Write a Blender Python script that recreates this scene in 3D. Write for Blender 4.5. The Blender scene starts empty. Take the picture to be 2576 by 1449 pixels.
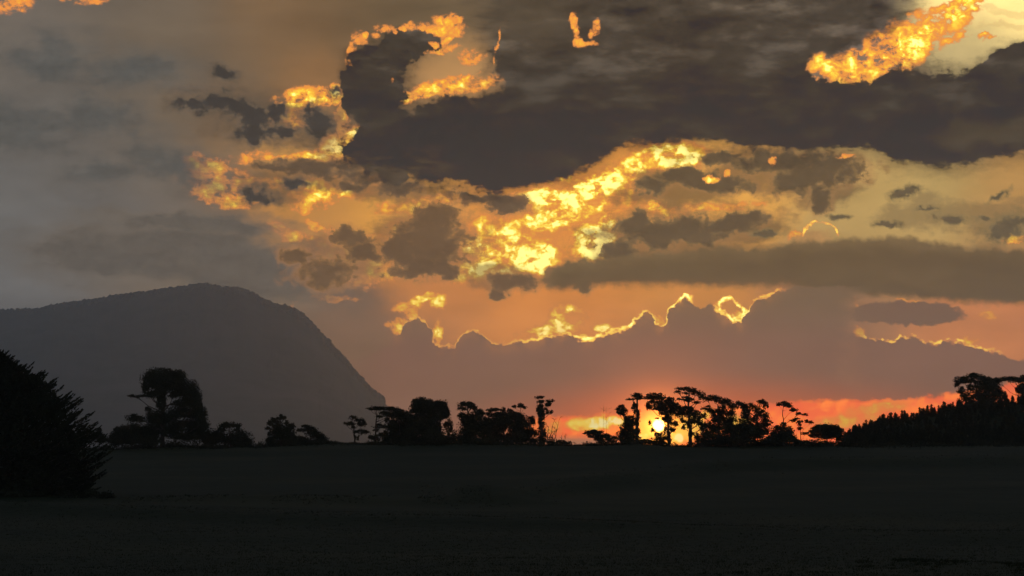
import bpy, bmesh, math, random
import numpy as np
from mathutils import Vector, noise as mnoise

# ------------------------------------------------------------------ camera
SC = bpy.context.scene
COL = SC.collection
F = 7305.0                 # focal length in units of 1/2576 of the picture width
CX, CY, HY = 1288.0, 724.5, 1130.0      # picture centre, eye-level line
PITCH = math.atan((HY - CY) / F)
cam_data = bpy.data.cameras.new('camera')
cam_data.sensor_width = 36.0
cam_data.lens = 36.0 * F / 2576.0
cam_data.clip_start = 0.5
cam_data.clip_end = 90000.0
cam = bpy.data.objects.new('camera', cam_data)
COL.objects.link(cam)
cam.location = (0.0, 0.0, 0.0)          # eye height is z = 0, the ground lies 1.7 m below
cam.rotation_euler = (math.pi / 2 + PITCH, 0, 0)
SC.camera = cam
SC.view_settings.view_transform = 'Standard'
SC.view_settings.look = 'None'
SC.view_settings.exposure = 0.0
SC.view_settings.gamma = 1.0
SC.view_settings.use_curve_mapping = False
SC.cycles.use_denoising = True
SC.cycles.max_bounces = 6
SC.cycles.volume_bounces = 2

# ------------------------------------------------------------------ world: evening sky with cloud decks
def lin(c):
    return tuple((v / 255 / 12.92) if v / 255 <= 0.04045 else ((v / 255 + 0.055) / 1.055) ** 2.4 for v in c)

SUN_X, SUN_Y = 1656.0, 1070.0
SUN_AZ = math.atan((SUN_X - CX) / F)
SUN_EL = (HY - SUN_Y) / F

world = bpy.data.worlds.new('World')
SC.world = world
world.use_nodes = True
WT = world.node_tree
WT.nodes.clear()

class E:
    """a scalar socket with arithmetic"""
    def __init__(self, s): self.s = s
    def _b(self, o, op, rev=False):
        n = WT.nodes.new('ShaderNodeMath'); n.operation = op
        a, b = (o, self) if rev else (self, o)
        for i, v in enumerate((a, b)):
            if isinstance(v, E): WT.links.new(v.s, n.inputs[i])
            else: n.inputs[i].default_value = v
        return E(n.outputs[0])
    def __add__(self, o): return self._b(o, 'ADD')
    __radd__ = __add__
    def __sub__(self, o): return self._b(o, 'SUBTRACT')
    def __rsub__(self, o): return self._b(o, 'SUBTRACT', True)
    def __mul__(self, o): return self._b(o, 'MULTIPLY')
    __rmul__ = __mul__
    def __truediv__(self, o): return self._b(o, 'DIVIDE')
    def __rtruediv__(self, o): return self._b(o, "DIVIDE", True)
    def max(self, o): return self._b(o, 'MAXIMUM')
    def min(self, o): return self._b(o, 'MINIMUM')
    def smin(self, o, k):
        r = self._b(o, 'SMOOTH_MIN'); r.s.node.inputs[2].default_value = k; return r
    def f(self, op):
        n = WT.nodes.new('ShaderNodeMath'); n.operation = op
        WT.links.new(self.s, n.inputs[0]); return E(n.outputs[0])
    def step(self, a, b, lo=0.0, hi=1.0, kind='SMOOTHSTEP'):
        n = WT.nodes.new('ShaderNodeMapRange'); n.interpolation_type = kind
        WT.links.new(self.s, n.inputs['Value'])
        if a > b: a, b, lo, hi = b, a, hi, lo
        for k, v in zip(('From Min', 'From Max', 'To Min', 'To Max'), (a, b, lo, hi)):
            n.inputs[k].default_value = v
        return E(n.outputs['Result'])
    def lin(self, a, b, lo=0.0, hi=1.0): return self.step(a, b, lo, hi, 'LINEAR')

def vmath(op, a, b):
    n = WT.nodes.new('ShaderNodeVectorMath'); n.operation = op
    for i, v in enumerate((a, b)):
        if isinstance(v, (tuple, list)): n.inputs[i].default_value = v
        elif isinstance(v, E): WT.links.new(v.s, n.inputs[i])
        elif v is not None: WT.links.new(v, n.inputs[i])
    return n.outputs[0]
def vscale(a, k):
    n = WT.nodes.new('ShaderNodeVectorMath'); n.operation = 'SCALE'
    if isinstance(a, (tuple, list)): n.inputs[0].default_value = a
    else: WT.links.new(a, n.inputs[0])
    if isinstance(k, E): WT.links.new(k.s, n.inputs['Scale'])
    else: n.inputs['Scale'].default_value = k
    return n.outputs[0]
def nz(vec, scale, detail, rough=0.5, dist=0.0):
    n = WT.nodes.new('ShaderNodeTexNoise'); n.noise_dimensions = '3D'
    WT.links.new(vec, n.inputs['Vector'])
    n.inputs['Scale'].default_value = scale; n.inputs['Detail'].default_value = detail
    n.inputs['Roughness'].default_value = rough; n.inputs['Distortion'].default_value = dist
    return n
def ell(vec, x, y, rx, ry, rot=0.0):
    """distance from (x, y) in ellipse radii; only vector-typed sockets, so that the shader stays small on the stack"""
    if rot:
        c, q = math.cos(math.radians(rot)), math.sin(math.radians(rot))
        off = []; dots = []
        for i, ax in enumerate(((c / rx, q / rx, 0), (-q / ry, c / ry, 0))):
            n = WT.nodes.new('ShaderNodeVectorMath'); n.operation = 'DOT_PRODUCT'
            WT.links.new(vec, n.inputs[0]); n.inputs[1].default_value = ax
            dots.append(n); off.append(ax[0] * x + ax[1] * y)
        cmb = WT.nodes.new('ShaderNodeCombineXYZ')
        for i in range(2): WT.links.new(dots[i].outputs['Value'], cmb.inputs[i])
        v = cmb.outputs[0]
    else:
        v = vmath('MULTIPLY', vec, (1 / rx, 1 / ry, 0)); off = (x / rx, y / ry)
    l = WT.nodes.new('ShaderNodeVectorMath'); l.operation = 'DISTANCE'
    WT.links.new(v, l.inputs[0]); l.inputs[1].default_value = (off[0], off[1], 0)
    return E(l.outputs['Value'])
def union(vec, items):
    d = None
    for it in items:
        e = ell(vec, *it)
        d = e if d is None else d.smin(e, 0.12)
    return d
def heat_union(vec, items, soft=(1.35, 0.35)):
    h = None
    for (x, y, rx, ry, rot, st) in items:
        e = ell(vec, x, y, rx, ry, rot).step(soft[0], soft[1], 0.0, st)
        h = e if h is None else h.max(e)
    return h
def mix(a, b, k):
    """vector mix: colours travel as vectors throughout, conversions would cost shader stack"""
    n = WT.nodes.new('ShaderNodeMix'); n.data_type = 'VECTOR'
    for i, v in ((4, a), (5, b)):
        if isinstance(v, (tuple, list)): n.inputs[i].default_value = v
        else: WT.links.new(v, n.inputs[i])
    if isinstance(k, E): WT.links.new(k.s, n.inputs[0])
    else: n.inputs[0].default_value = k
    return n.outputs[1]
def curve(x, pts, x0, x1, y0=0.0, y1=1449.0):
    n = WT.nodes.new('ShaderNodeFloatCurve')
    c = n.mapping.curves[0]
    P = [((a - x0) / (x1 - x0), (b - y0) / (y1 - y0)) for a, b in pts]
    c.points[0].location = P[0]; c.points[1].location = P[-1]
    for q in P[1:-1]: c.points.new(*q)
    for q in c.points: q.handle_type = 'VECTOR'
    n.mapping.extend = 'HORIZONTAL'
    n.mapping.update()
    WT.links.new(x.lin(x0, x1).s, n.inputs['Value'])
    return E(n.outputs[0]) * (y1 - y0) + y0
def ramp(x, stops):
    c = lin(stops[0][1])
    for (p, _), (q, col) in zip(stops, stops[1:]): c = mix(c, lin(col), x.lin(p, q))
    return c

def sepxyz(vec, i):
    n = WT.nodes.new('ShaderNodeSeparateXYZ'); WT.links.new(vec, n.inputs[0]); return E(n.outputs[i])

tc = WT.nodes.new('ShaderNodeTexCoord')
DIR = tc.outputs['Generated']
dx, dy, dz = (sepxyz(DIR, i) for i in range(3))
U0 = dx._b(dy, 'ARCTAN2') * F + CX              # along the horizon, 1 unit = 1/7305 rad
V0 = HY - dz.f('ARCSINE') * F                   # downwards from above, HY at eye level
cb = WT.nodes.new('ShaderNodeCombineXYZ')
WT.links.new(U0.s, cb.inputs[0]); WT.links.new(V0.s, cb.inputs[1])
Q = vscale(DIR, F)
QS = vmath('MULTIPLY', Q, (0.55, 1.0, 1.6))     # streaky: stretched along the horizon
w1 = vmath('SUBTRACT', nz(Q, 1 / 85, 2).outputs['Color'], (0.5, 0.5, 0.5))
w2 = vmath('SUBTRACT', nz(Q, 1 / 26, 4, 0.6).outputs['Color'], (0.5, 0.5, 0.5))
w1 = vmath('MULTIPLY', w1, (1, 1, 0)); w2 = vmath('MULTIPLY', w2, (1, 1, 0))
PS0 = vmath('ADD', cb.outputs[0], vscale(w2, 32))                # lightly billowed
PW0 = vmath('ADD', PS0, vscale(w1, 70))                          # strongly billowed
FB0 = E(nz(QS, 1 / 150, 5, 0.55).outputs['Fac'])
FC0 = E(nz(Q, 1 / 34, 6, 0.62, 0.4).outputs['Fac'])
FD0 = E(nz(QS, 1 / 60, 5, 0.6).outputs['Fac'])
FH0 = E(nz(vmath('MULTIPLY', Q, (0.8, 1.0, 1.1)), 1 / 36, 5, 0.56, 0.35).outputs['Fac'])
FE0 = E(nz(vmath('MULTIPLY', Q, (0.8, 1.0, 1.15)), 1 / 16, 5, 0.65, 0.6).outputs['Fac'])
sky = WT.nodes.new('ShaderNodeTexSky'); sky.sky_type = 'NISHITA'
sky.sun_disc = False
sky.sun_elevation = math.radians(1.5)
sky.sun_rotation = SUN_AZ
sky.air_density = 1.5; sky.dust_density = 3.0
NISH0 = vscale(sky.outputs[0], 0.05)

# the thin veil between the clouds: x, y, reach, colour
VEIL = [
    (-100, 60, 420, (110, 103, 94)), (100, 640, 420, (110, 112, 110)), (400, 250, 330, (112, 100, 84)), (150, 330, 220, (102, 102, 99)),
    (-100, 900, 330, (120, 122, 122)), (500, 780, 260, (128, 112, 92)), (350, 740, 120, (130, 118, 102)), (640, 740, 120, (132, 112, 88)),
    (780, 110, 260, (124, 98, 70)), (800, 200, 120, (160, 116, 74)), (760, 520, 150, (212, 148, 76)), (720, 370, 110, (212, 154, 80)), (560, 400, 130, (146, 116, 84)),
    (1000, 30, 260, (104, 90, 68)), (1120, 180, 110, (206, 154, 96)), (1000, 560, 150, (242, 170, 76)),
    (1500, 540, 260, (256, 168, 70)), (1400, 740, 230, (254, 156, 70)), (1750, 740, 180, (232, 152, 70)),
    (1120, 720, 160, (232, 146, 76)),
    (1800, 500, 200, (246, 178, 80)), (2250, 540, 260, (204, 170, 102)), (2560, 500, 160, (206, 156, 88)), (2330, 470, 110, (188, 160, 98)),
    (2520, 30, 150, (300, 262, 164)), (2470, 120, 110, (200, 178, 124)), (2450, 810, 200, (240, 146, 84)),
    (2100, 800, 200, (176, 122, 86)), (1700, 980, 200, (190, 110, 76)), (900, 900, 200, (134, 104, 82)),
    (1100, 1000, 170, (152, 100, 80)),
]
# sunlit patches (thin cloud that forward-scatters the low sun): x, y, radii, turn, strength
HOT = [
 (20,25,62,32,0,0.5),(190,8,55,18,0,0.42),(245,15,30,12,0,0.36),
 (905,95,24,18,0,0.5),(970,75,32,13,0,0.5),(1050,68,40,13,0,0.5),(1120,72,46,32,0,0.6),(1140,48,22,14,0,0.55),(880,140,12,30,15,0.4),
 (1150,215,105,20,-8,0.85),(1060,237,103,13.8,-12,0.726),(1200,206,34,22,0,0.9),(1185,142,34,22,0,0.62),(1100,126,55,12,-5,0.65),
 (1450,75,13,40,-8,0.62),(1497,72,16,34,12,0.6),(1470,116,26,13,0,0.6),
 (2085,178,48,36,0,0.85),(2180,170,80,42,-15,0.92),(2270,140,90,46,-30,1),(2340,85,90,34,-42,0.95),(2420,28,80,30,-40,0.9),(2150,206,66,18,0,0.7),
 (2250,118,110,52,-34,.62),(2380,66,100,44,-40,.62),(2200,128,60,30,-30,.5),(2390,105,45,17,-10,0.6),(2480,108,24,8,0,0.66),
 (760,252,51.7,30,-10,0.871),(832,240,52.9,22.5,-10,0.924),(700,266,27.6,17.5,0,0.66),(745,304,36.8,27.5,0,0.594),(860,330,18.4,57.5,0,0.792),(862,376,55.2,35,0,1.1),(815,392,57.5,13.8,0,0.858),(885,352,27.6,30,0,1.06),
 (520,420,57.5,25,15,0.66),(535,478,48.3,45,10,0.739),(580,505,69,25,0,0.66),(790,397,126,7.5,0,0.818),(640,462,92,13.8,0,0.66),(790,470,57.5,21.2,0,0.739),(835,490,80.5,22.5,-15,0.818),(770,522,46,18.8,0,0.66),
 (1690,390,85.1,35.1,5,1.13),(1640,384,44.8,18.2,0,0.918),(1480,480,137,31.2,-20,1.25),(1390,500,85.1,23.4,5,1.23),(1560,440,80.6,33.8,-20,1.08),(1430,540,106,28.6,-15,1.13),(1350,562,67.2,23.4,0,1.05),
 (1495,612,58.2,52,0,1.25),(1530,572,31.4,36.4,0,1.05),(1205,622,44.8,33.8,0,0.923),(1230,572,44.8,28.6,0,0.862),(1290,602,56,41.6,0,1.11),(1345,640,58.2,46.8,0,1.17),(1240,662,101,39,-10,1.05),(1372,680,24.6,26,0,0.923),(1180,684,56,20.8,-20,0.813),
 (1060,540,34.5,42.5,20,0.792),(1020,574,48.3,27.5,0,0.66),(1100,502,57.5,13.8,0,0.594),(1400,450,44.8,18.2,0,0.764),
 (1790,455,26,11,0,0.85),(1830,440,12,10,0,0.55),(1945,410,11,14,0,0.55),(1640,515,24.6,14.3,0,0.81),(2120,398,46,7,0,0.5),(1760,524,157,11.7,-3,0.594),(1680,532,67.2,13,10,0.648),
 (830,590,69,13.8,25,0.726),(870,640,80.5,27.5,20,0.634),(950,682,43.7,32.5,0,0.726),(760,600,46,12.5,0,0.66),(840,752,60,10,0,0.48),
 (1025,772,36,13,-8,0.84),(1068,752,46,10,-12,0.864),(1104,760,22,22,0,0.816),(1000,822,28,18,0,0.9),(1036,792,16,26,0,0.816),(1100,846,12,38,8,0.864),
 (1428,800,38,24,0,1.15),(1380,832,56,12,-10,1),(1338,844,36,8,0,0.7),(1462,846,18,7,0,0.9),(1512,825,30,10,0,1.05),
 (2305,763,90,4,8,0.45),(2475,797,24,12,0,0.55),(2430,860,22,14,0,0.6),(2160,838,14,20,0,0.6),(2160,786,26,7,0,0.5),(2560,760,40,14,0,0.45),(2400,760,60,8,0,0.4),
 (2000,596,16,14,0,0.8),(2545,612,30,8,0,0.6),(735,758,6,22,12,0.54),(752,750,5,20,35,0.504),
 (1655,808,13,16,0,1.1),(1858,800,26,12,15,1.05),(1806,772,12,16,0,1),(1728,752,12,10,0,0.9),
 (1250,600,120,66,-10,0.5),(1400,560,160,56,-18,0.56),(1530,500,110,60,-20,0.54),(560,470,110,50,10,0.48),(820,480,130,36,-5,0.504),(900,660,110,50,15,0.48),(720,585,60,16,20,.55),(790,640,50,14,35,.5),(890,700,70,22,20,.55),(960,600,40,14,0,.5),(1000,520,60,20,-10,.55),(620,400,60,16,-10,.5),(700,300,40,18,0,.5),(1428,802,46,30,0,1.12),(1375,830,66,16,-10,0.95),
]
# cloud decks seen from their shaded side: coordinates (w = strongly, s = lightly billowed), core, edge colour, softness, roughness, noise, lobes
DECKS = [
 ('w', (102,95,86), (112,102,90), .45, 1.0, 'd', 0.0, [(480,565,270,26,3),(600,665,290,95,12),(760,680,130,50,20),(330,640,260,80,0)]),
 ('w', (92,90,85), (100,95,88), .95, 1.6, 'd', 0.0, [(60,330,170,70,0),(240,300,110,60,10),(330,190,140,50,0),(430,420,140,60,20),(130,160,140,60,0),(250,440,120,40,0)]),
 ('w', (66,61,56), (98,86,72), .42, 2.4, 'c', 0.0, [(620,290,84,38,25),(555,268,76,24,8),(640,335,42,28,0),(795,312,48,40,0),(560,190,34,14,15),(690,282,30,26,0),
          (740,462,48,20,0),(640,502,48,24,0),(860,235,26,20,0),(480,275,60,20,0),(700,330,40,16,0)]),
 ('w', (102,82,62), (134,102,70), .24, 2.0, 'c', 0.3, [(800,422,155,22,0),(930,435,60,28,0),(1270,512,75,22,10),(1190,500,50,12,5),(690,425,60,9,0),(880,470,40,16,0),(990,470,60,20,0)]),
 ('w', (110,84,58), (144,106,66), .16, 2.0, 'c', 0.6, [(1085,620,98,74,0),(1050,682,84,30,0),(1095,545,75,40,0),(1010,620,46,50,0),(1120,680,50,30,0),(880,602,58,30,10),(915,640,60,26,10),
          (820,690,80,44,0),(740,640,40,26,20),(1290,705,60,24,0),(1262,735,40,12,0),(1400,690,36,20,0),(1060,600,60,60,0)]),
 ('w', (100,82,58), (134,106,68), .20, 2.0, 'c', 0.4, [(1700,590,160,44,-3),(1850,560,100,28,-10),(1620,575,60,34,0),(1760,455,145,28,6),(1640,470,50,24,0),(2060,440,120,44,-5),(2065,500,34,38,0),
          (2000,462,66,34,0),(1820,400,66,24,0),(1960,410,130,26,0),(1560,640,60,34,0),(1450,690,60,26,0),(1700,440,60,20,0)]),
 ('s', (104,90,65), (136,116,76), .4, 2.6, 'c', 0.0, [(2270,492,38,14,-18),(2385,556,48,13,10),(2505,502,28,9,-30),(2520,585,66,34,-25),(2228,570,32,8,0),(2110,550,28,7,0),(1930,590,36,9,0),(2470,560,22,8,0),(2330,530,30,6,0)]),
]
HOT_FRONT = [
 (1447,66,11,36,-8,.62),(1498,70,12,32,12,.6),(1462,112,20,11,20,.62),(1490,112,18,8,-10,.55),
 (878,128,9,22,15,.5),(893,104,13,13,0,.58),(916,90,14,11,0,.6),(946,92,12,9,0,.5),(968,76,15,11,0,.62),(990,84,10,7,0,.5),(1014,74,11,8,0,.5),(1032,64,14,12,0,.62),(1060,72,14,7,0,.52),(1084,76,16,12,0,.6),
 (1106,82,22,15,0,.66),(1128,62,16,20,0,.64),(1148,50,14,12,0,.55),(1152,78,6,20,0,.55),(1125,104,20,9,-30,.64),(1090,116,14,9,0,.6),
 (1256,90,4,22,8,.42),(1250,120,4,18,12,.4),(1242,150,4,18,14,.42),(985,206,6,14,0,.34),
 (2130,398,34,6,0,.5),(1945,410,9,12,0,.55),(1790,455,22,10,0,.9),(1832,438,10,9,0,.5),(1640,515,18,10,0,.72),(2160,786,22,6,0,.5),(2182,733,6,9,0,.36),(2150,765,6,16,0,.36),
]
SOFT_DECKS = [   # thin brown cloud between the crisp decks: colour, opacity, lobes
 ((112, 92, 72), 0.75, [(620,300,170,80,10),(800,330,110,60,0),(520,250,120,60,0)]),
 ((116, 92, 66), 0.7, [(860,440,230,50,0),(690,480,130,50,0),(1000,480,140,30,0)]),
 ((128, 96, 64), 0.7, [(1070,610,150,105,0),(880,650,140,60,15),(1250,700,90,40,0)]),
 ((112, 90, 62), 0.8, [(1700,480,150,60,0),(1950,430,220,70,0),(2080,480,90,50,0),(1700,600,220,70,0),(1880,580,130,50,-8)]),
 ((222, 186, 118), 0.4, [(2530,50,130,10,4),(2550,86,110,8,3)]),
 ((196, 146, 88), 0.85, [(2062,606,40,34,0),(2040,612,44,20,0)]),
 ((120, 100, 70), 0.55, [(2330,540,150,40,0),(2500,560,110,50,0)]),
]
BIG_SOFT = [(1780,60,560,330,0),(1480,-40,330,180,0)]
BIG = [(1700,260,480,150,0),(1300,360,440,125,0),(1020,132,98,56,-18),(950,190,84,84,15),(888,200,34,42,20),(930,270,66,70,0),(940,350,50,80,-8),(905,390,26,36,0),(985,420,50,46,10),(2350,330,480,140,0),(2530,200,100,66,-25),(1420,160,190,160,0)]
HOLES = [(1125,178,120,56,-16),(2080,180,46,32,0),(2200,156,112,46,-22),(2330,88,140,50,-38),(2450,50,120,60,-36),(2540,30,140,70,-20),(2440,120,100,36,-16)]
BASE_PTS = [(600,380),(850,404),(905,420),(940,488),(1100,486),(1250,482),(1330,470),(1420,452),(1500,420),(1560,384),(1600,362),(1700,357),(1780,364),
                     (1900,386),(2050,393),(2180,390),(2240,412),(2340,432),(2450,428),(2576,396)]
BAND_TOP = [(1250,760),(1370,690),(1420,655),(1540,640),(1700,628),(1820,618),(1900,622),(2000,608),(2100,603),(2230,598),(2330,606),(2420,622),(2576,632)]
BAND_BOT = [(1250,690),(1340,715),(1420,728),(1520,716),(1700,716),(1850,722),(1960,720),(2100,738),(2300,752),(2420,765),(2576,768)]
BANK_TOP = [(900,905),(950,890),(985,862),(1005,836),(1022,810),(1045,800),(1070,806),(1086,830),(1092,858),(1112,872),(1146,870),(1152,852),(1165,836),(1190,826),(1212,836),(1228,856),(1246,868),(1300,858),
                     (1350,851),(1400,842),(1440,838),(1465,852),(1490,850),(1510,838),(1550,832),(1586,818),(1600,800),(1620,788),(1640,790),(1650,812),(1664,822),(1674,806),(1682,780),(1700,760),
                     (1724,746),(1740,752),(1746,770),(1765,776),(1785,764),(1798,776),(1825,798),(1850,808),(1868,806),(1878,790),(1886,768),(1902,753),(1930,746),(1962,732),(2000,724),(2300,722)]
BANK2_TOP = [(2100,846),(2140,840),(2165,851),(2200,857),(2240,862),(2268,850),(2290,843),(2316,856),(2340,867),(2360,864),(2395,860),(2420,868),(2470,882),(2520,896),(2576,910),(2900,960)]
RIM_GAIN = [(900,0),(985,0),(1000,.5),(1080,.6),(1110,.5),(1140,.5),(1240,.6),(1290,.55),(1330,.75),(1400,1),(1560,.85),(1600,1.1),(1735,1.1),(1745,.25),(1790,.2),(1800,1),(1880,1.05),
                     (1892,.62),(1955,.55),(1985,.12),(2010,0),(2576,0)]
LOW_TOP = [(1200,1085),(1330,1056),(1360,1044),(1420,1046),(1500,1043),(1600,1036),(1750,1030),(1880,1016),(2000,1010),(2100,1004),(2200,1009),(2300,1000),(2400,986),(2576,960)]
LOW_HOT = [(1708,1102,17,14,30,1.25),(1684,1082,12,10,0,1.2),(1620,1100,20,10,0,.9),(1760,1050,50,20,-20,.85),(1850,1060,50,24,0,.75),(1800,1020,60,10,0,.6),(1490,1066,74,22,-4,1.0),(1390,1074,30,26,0,.55),(1545,1060,40,18,0,.9),(1680,1075,120,55,0,.75),(2130,1060,120,22,-6,.52),(2200,1030,110,16,-8,.5)]  # leading small patches are sun glints painted as bright cloud
HEAT_STOPS = [(0.0, (206, 134, 80)), (0.25, (228, 140, 76)), (0.45, (253, 158, 68)), (0.66, (266, 194, 62)), (0.86, (300, 246, 80)), (1.08, (340, 312, 175))]

EPS = 0.0
def build_tile(tree, x0, x1, y0, y1):
    """the colour of the sky in one window of directions; only what reaches into that window is evaluated"""
    global WT
    keep = WT; WT = tree
    gi = tree.nodes.new('NodeGroupInput')
    o = gi.outputs
    U, V, FB, FC, FD, FE, FH = (E(o[k]) for k in ('U', 'V', 'FB', 'FC', 'FD', 'FE', 'FH'))
    P0, PS, PW, NISH = (o[k] for k in ('P0', 'PS', 'PW', 'NISH'))
    # a hair's breadth of offset makes each window's nodes its own: merged twins would be kept on the stack for all windows
    global EPS
    EPS += 1e-5
    U, V, FB, FC, FD, FE, FH = (e + EPS for e in (U, V, FB, FC, FD, FE, FH))
    P0, PS, PW, NISH = (vmath('ADD', v, (EPS, EPS, 0)) for v in (P0, PS, PW, NISH))
    def near(items, grow=1.4, pad=55):
        out = []
        for it in items:
            x, y, rx, ry = it[:4]; rot = math.radians(it[4])
            ex = grow * math.hypot(rx * math.cos(rot), ry * math.sin(rot)) + pad
            ey = grow * math.hypot(rx * math.sin(rot), ry * math.cos(rot)) + pad
            if x + ex > x0 and x - ex < x1 and y + ey > y0 and y - ey < y1: out.append(it)
        return out
    gain = FB.lin(0.3, 0.7, 0.85, 1.15)
    SV = sepxyz(PS, 1); SU = sepxyz(PS, 0)
    # outside the picture: unseen cloud cover, toned to dim the ground and brighten the haze
    OUT = mix(mix(lin((28, 30, 32)), lin((52, 54, 58)), (FD * 0.5 + FB * 0.5).step(0.38, 0.6)), mix(lin((124, 128, 140)), lin((152, 157, 170)), FB.step(0.4, 0.6)), V.step(-2600, 600))
    acc = vscale(lin((110, 102, 95)), 0.012); wsum = None
    for (x, y, r, c) in VEIL:
        if x + 2.1 * r < x0 or x - 2.1 * r > x1 or y + 1.9 * r < y0 or y - 1.9 * r > y1: continue
        d = ell(PW, x, y, r, r * 0.85)
        wgt = (d * d * -2.2).f('EXPONENT')
        acc = vmath('ADD', acc, vscale(lin(c), wgt))
        wsum = wgt if wsum is None else wsum + wgt
    C = vscale(acc, 1.0 / (wsum + 0.012)) if wsum else vscale(acc, 1 / 0.012)
    C = vscale(mix(C, NISH, 0.06), gain)
    hot = near(HOT)
    if hot:
        H = heat_union(PS, hot, (1.6, 0.5))
        heat = H * ((FH * 0.5 + FC * 0.2 + FE * 0.3).lin(0.40, 0.59, 0.16, 1.26))
        C = mix(C, ramp(heat, HEAT_STOPS), heat.step(0.14, 0.42))
    texture = (FD * 0.5 + FE * 0.5).lin(0.36, 0.64, 0.84, 1.16)
    for (col, opa, items) in SOFT_DECKS:
        items = near(items, 1.7, 60)
        if not items: continue
        d = union(PW, items) + (FC * 0.4 + FD * 0.6 - 0.5) * 2.6
        C = mix(C, vscale(lin(col), texture), d.step(1.25, 0.55) * opa)
    for (vec, core, edge, soft, amp, nf, rimk, items) in DECKS:
        items = near(items, 1.6, 60)
        if not items: continue
        d = union(PW if vec == 'w' else PS, items) + ((FC * 0.65 + FE * 0.35 if nf == 'c' else FD) - 0.5) * (amp * (1.25 if nf == 'c' else 1.0))
        c = mix(lin(core), lin(edge), d.step(0.5, 0.95))
        if rimk: c = mix(c, lin((236, 158, 92)), d.step(0.86, 1.06) * (rimk * 0.8))
        C = mix(C, vscale(c, texture), d.step(1.0 + soft, 1.0 - soft).max(d.step(1.55, 0.95) * 0.5))
    if y0 < 520:
        dark = mix(lin((78, 68, 56)), lin((50, 45, 39)), (V + (FB - 0.5) * 500).step(-40, 340))
        dark = mix(dark, lin((88, 74, 58)), ell(PW, 1010, 420, 150, 60).step(1.2, 0.0) * FD.step(0.4, 0.6) * 0.7)
        dark = vscale(dark, (FB * 0.5 + FD * 0.35 + FE * 0.15).lin(0.37, 0.63, 0.35, 1.75))
        dark = mix(dark, lin((92, 80, 62)), ell(PW, 2500, 350, 200, 50).step(1.2, 0.1) * 0.55)
        dark = mix(dark, lin((96, 82, 64)), ell(PW, 1330, 40, 170, 90).step(1.3, 0.1) * 0.6)
        dark = mix(dark, vscale(dark, 1.9), (FB * 0.4 + FD * 0.6).step(0.5, 0.66) * V.step(420, 120) * 0.8)
        hs = near(HOLES, 1.6, 60)
        hole = ((2.0 - union(PS, hs)) + (FC * 0.6 + FE * 0.4 - 0.5) * 1.2) if hs else None
        bs = near(BIG_SOFT, 1.5, 80)
        if bs:
            d = union(PW, bs) + (FD - 0.5) * 0.9
            if hole: d = d.max(hole)
            C = mix(C, dark, d.step(1.12, 0.62))
        bs = near(BIG, 1.5, 80)
        if bs:
            d = union(PW, bs) + (FD * 0.5 + FC * 0.3 + FE * 0.2 - 0.5) * 1.0
            if hole: d = d.max(hole)
            rim = d.step(0.93, 1.05) * heat.step(0.1, 0.5) if hot else None
            under = (SV - curve(U, BASE_PTS, 600, 2576) + (FD - 0.5) * 70 + (FE - 0.5) * 24) / 160.0 + 1.0
            d = d.max(under)
            dk = dark if rim is None else mix(dark, lin((240, 160, 90)), rim * 0.7)
            C = mix(C, dk, d.step(1.09, 0.91).max(d.step(1.32, 0.86) * 0.62))
    hf = near(HOT_FRONT)
    if hf:
        heat = heat_union(PS, hf, (1.5, 0.4)) * ((FH * 0.5 + FE * 0.5).lin(0.38, 0.58, 0.45, 1.2))
        C = mix(C, ramp(heat, HEAT_STOPS), heat.step(0.16, 0.42))
    if x1 > 1240 and y1 > 560 and y0 < 860:
        d1 = SV - curve(SU, BAND_TOP, 1250, 2576) + (FC - 0.5) * 26
        d2 = curve(U, BAND_BOT, 1250, 2576) - SV + (FD - 0.5) * 14
        band = mix(lin((128, 104, 68)), lin((104, 84, 55)), d1.step(-4, 50))
        C = mix(C, vscale(band, (FB * 0.5 + FD * 0.5).lin(0.36, 0.64, 0.86, 1.14)), d1.step(-6, 16) * d2.step(-14, 12) * (U + (FC - 0.5) * 200).step(1230, 1430))
        if x1 > 2100:
            C = mix(C, lin((126, 94, 74)), (union(PS, [(2285,792,135,30,2),(2200,790,60,24,0)]) + (FC - 0.5) * 0.5).step(1.12, 0.9))
    if x1 > 800 and y1 > 560:
        bank = mix(lin((126, 100, 74)), lin((138, 97, 80)), V.step(740, 900))
        bank = mix(bank, lin((232, 98, 46)), ell(P0, 1810, 1075, 640, 128).step(1.25, 0.0))
        bank = vscale(bank, (FB * 0.6 + FD * 0.4).lin(0.36, 0.64, 0.92, 1.08))
        grow = (FC * 0.7 + FE * 0.3 - 0.5) * 30
        RIMC = [(0, (200, 126, 70)), (.3, (256, 160, 86)), (.55, (290, 214, 84)), (.8, (330, 280, 110)), (1, (370, 350, 200))]
        if x1 > 2050:
            e2 = SV - curve(SU, BANK2_TOP, 2100, 2900, 600, 1000) + grow
            C = mix(C, bank, e2.step(-3, 7) * (U + (FC - 0.5) * 80).step(2080, 2180))
            rim = (e2 * e2 * -0.035).f('EXPONENT') * FE.lin(0.36, 0.6, 0.1, 0.75) * U.step(2130, 2160) * U.step(2620, 2440)
            C = mix(C, ramp(rim, RIMC), rim.step(0.1, 0.6))
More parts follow.
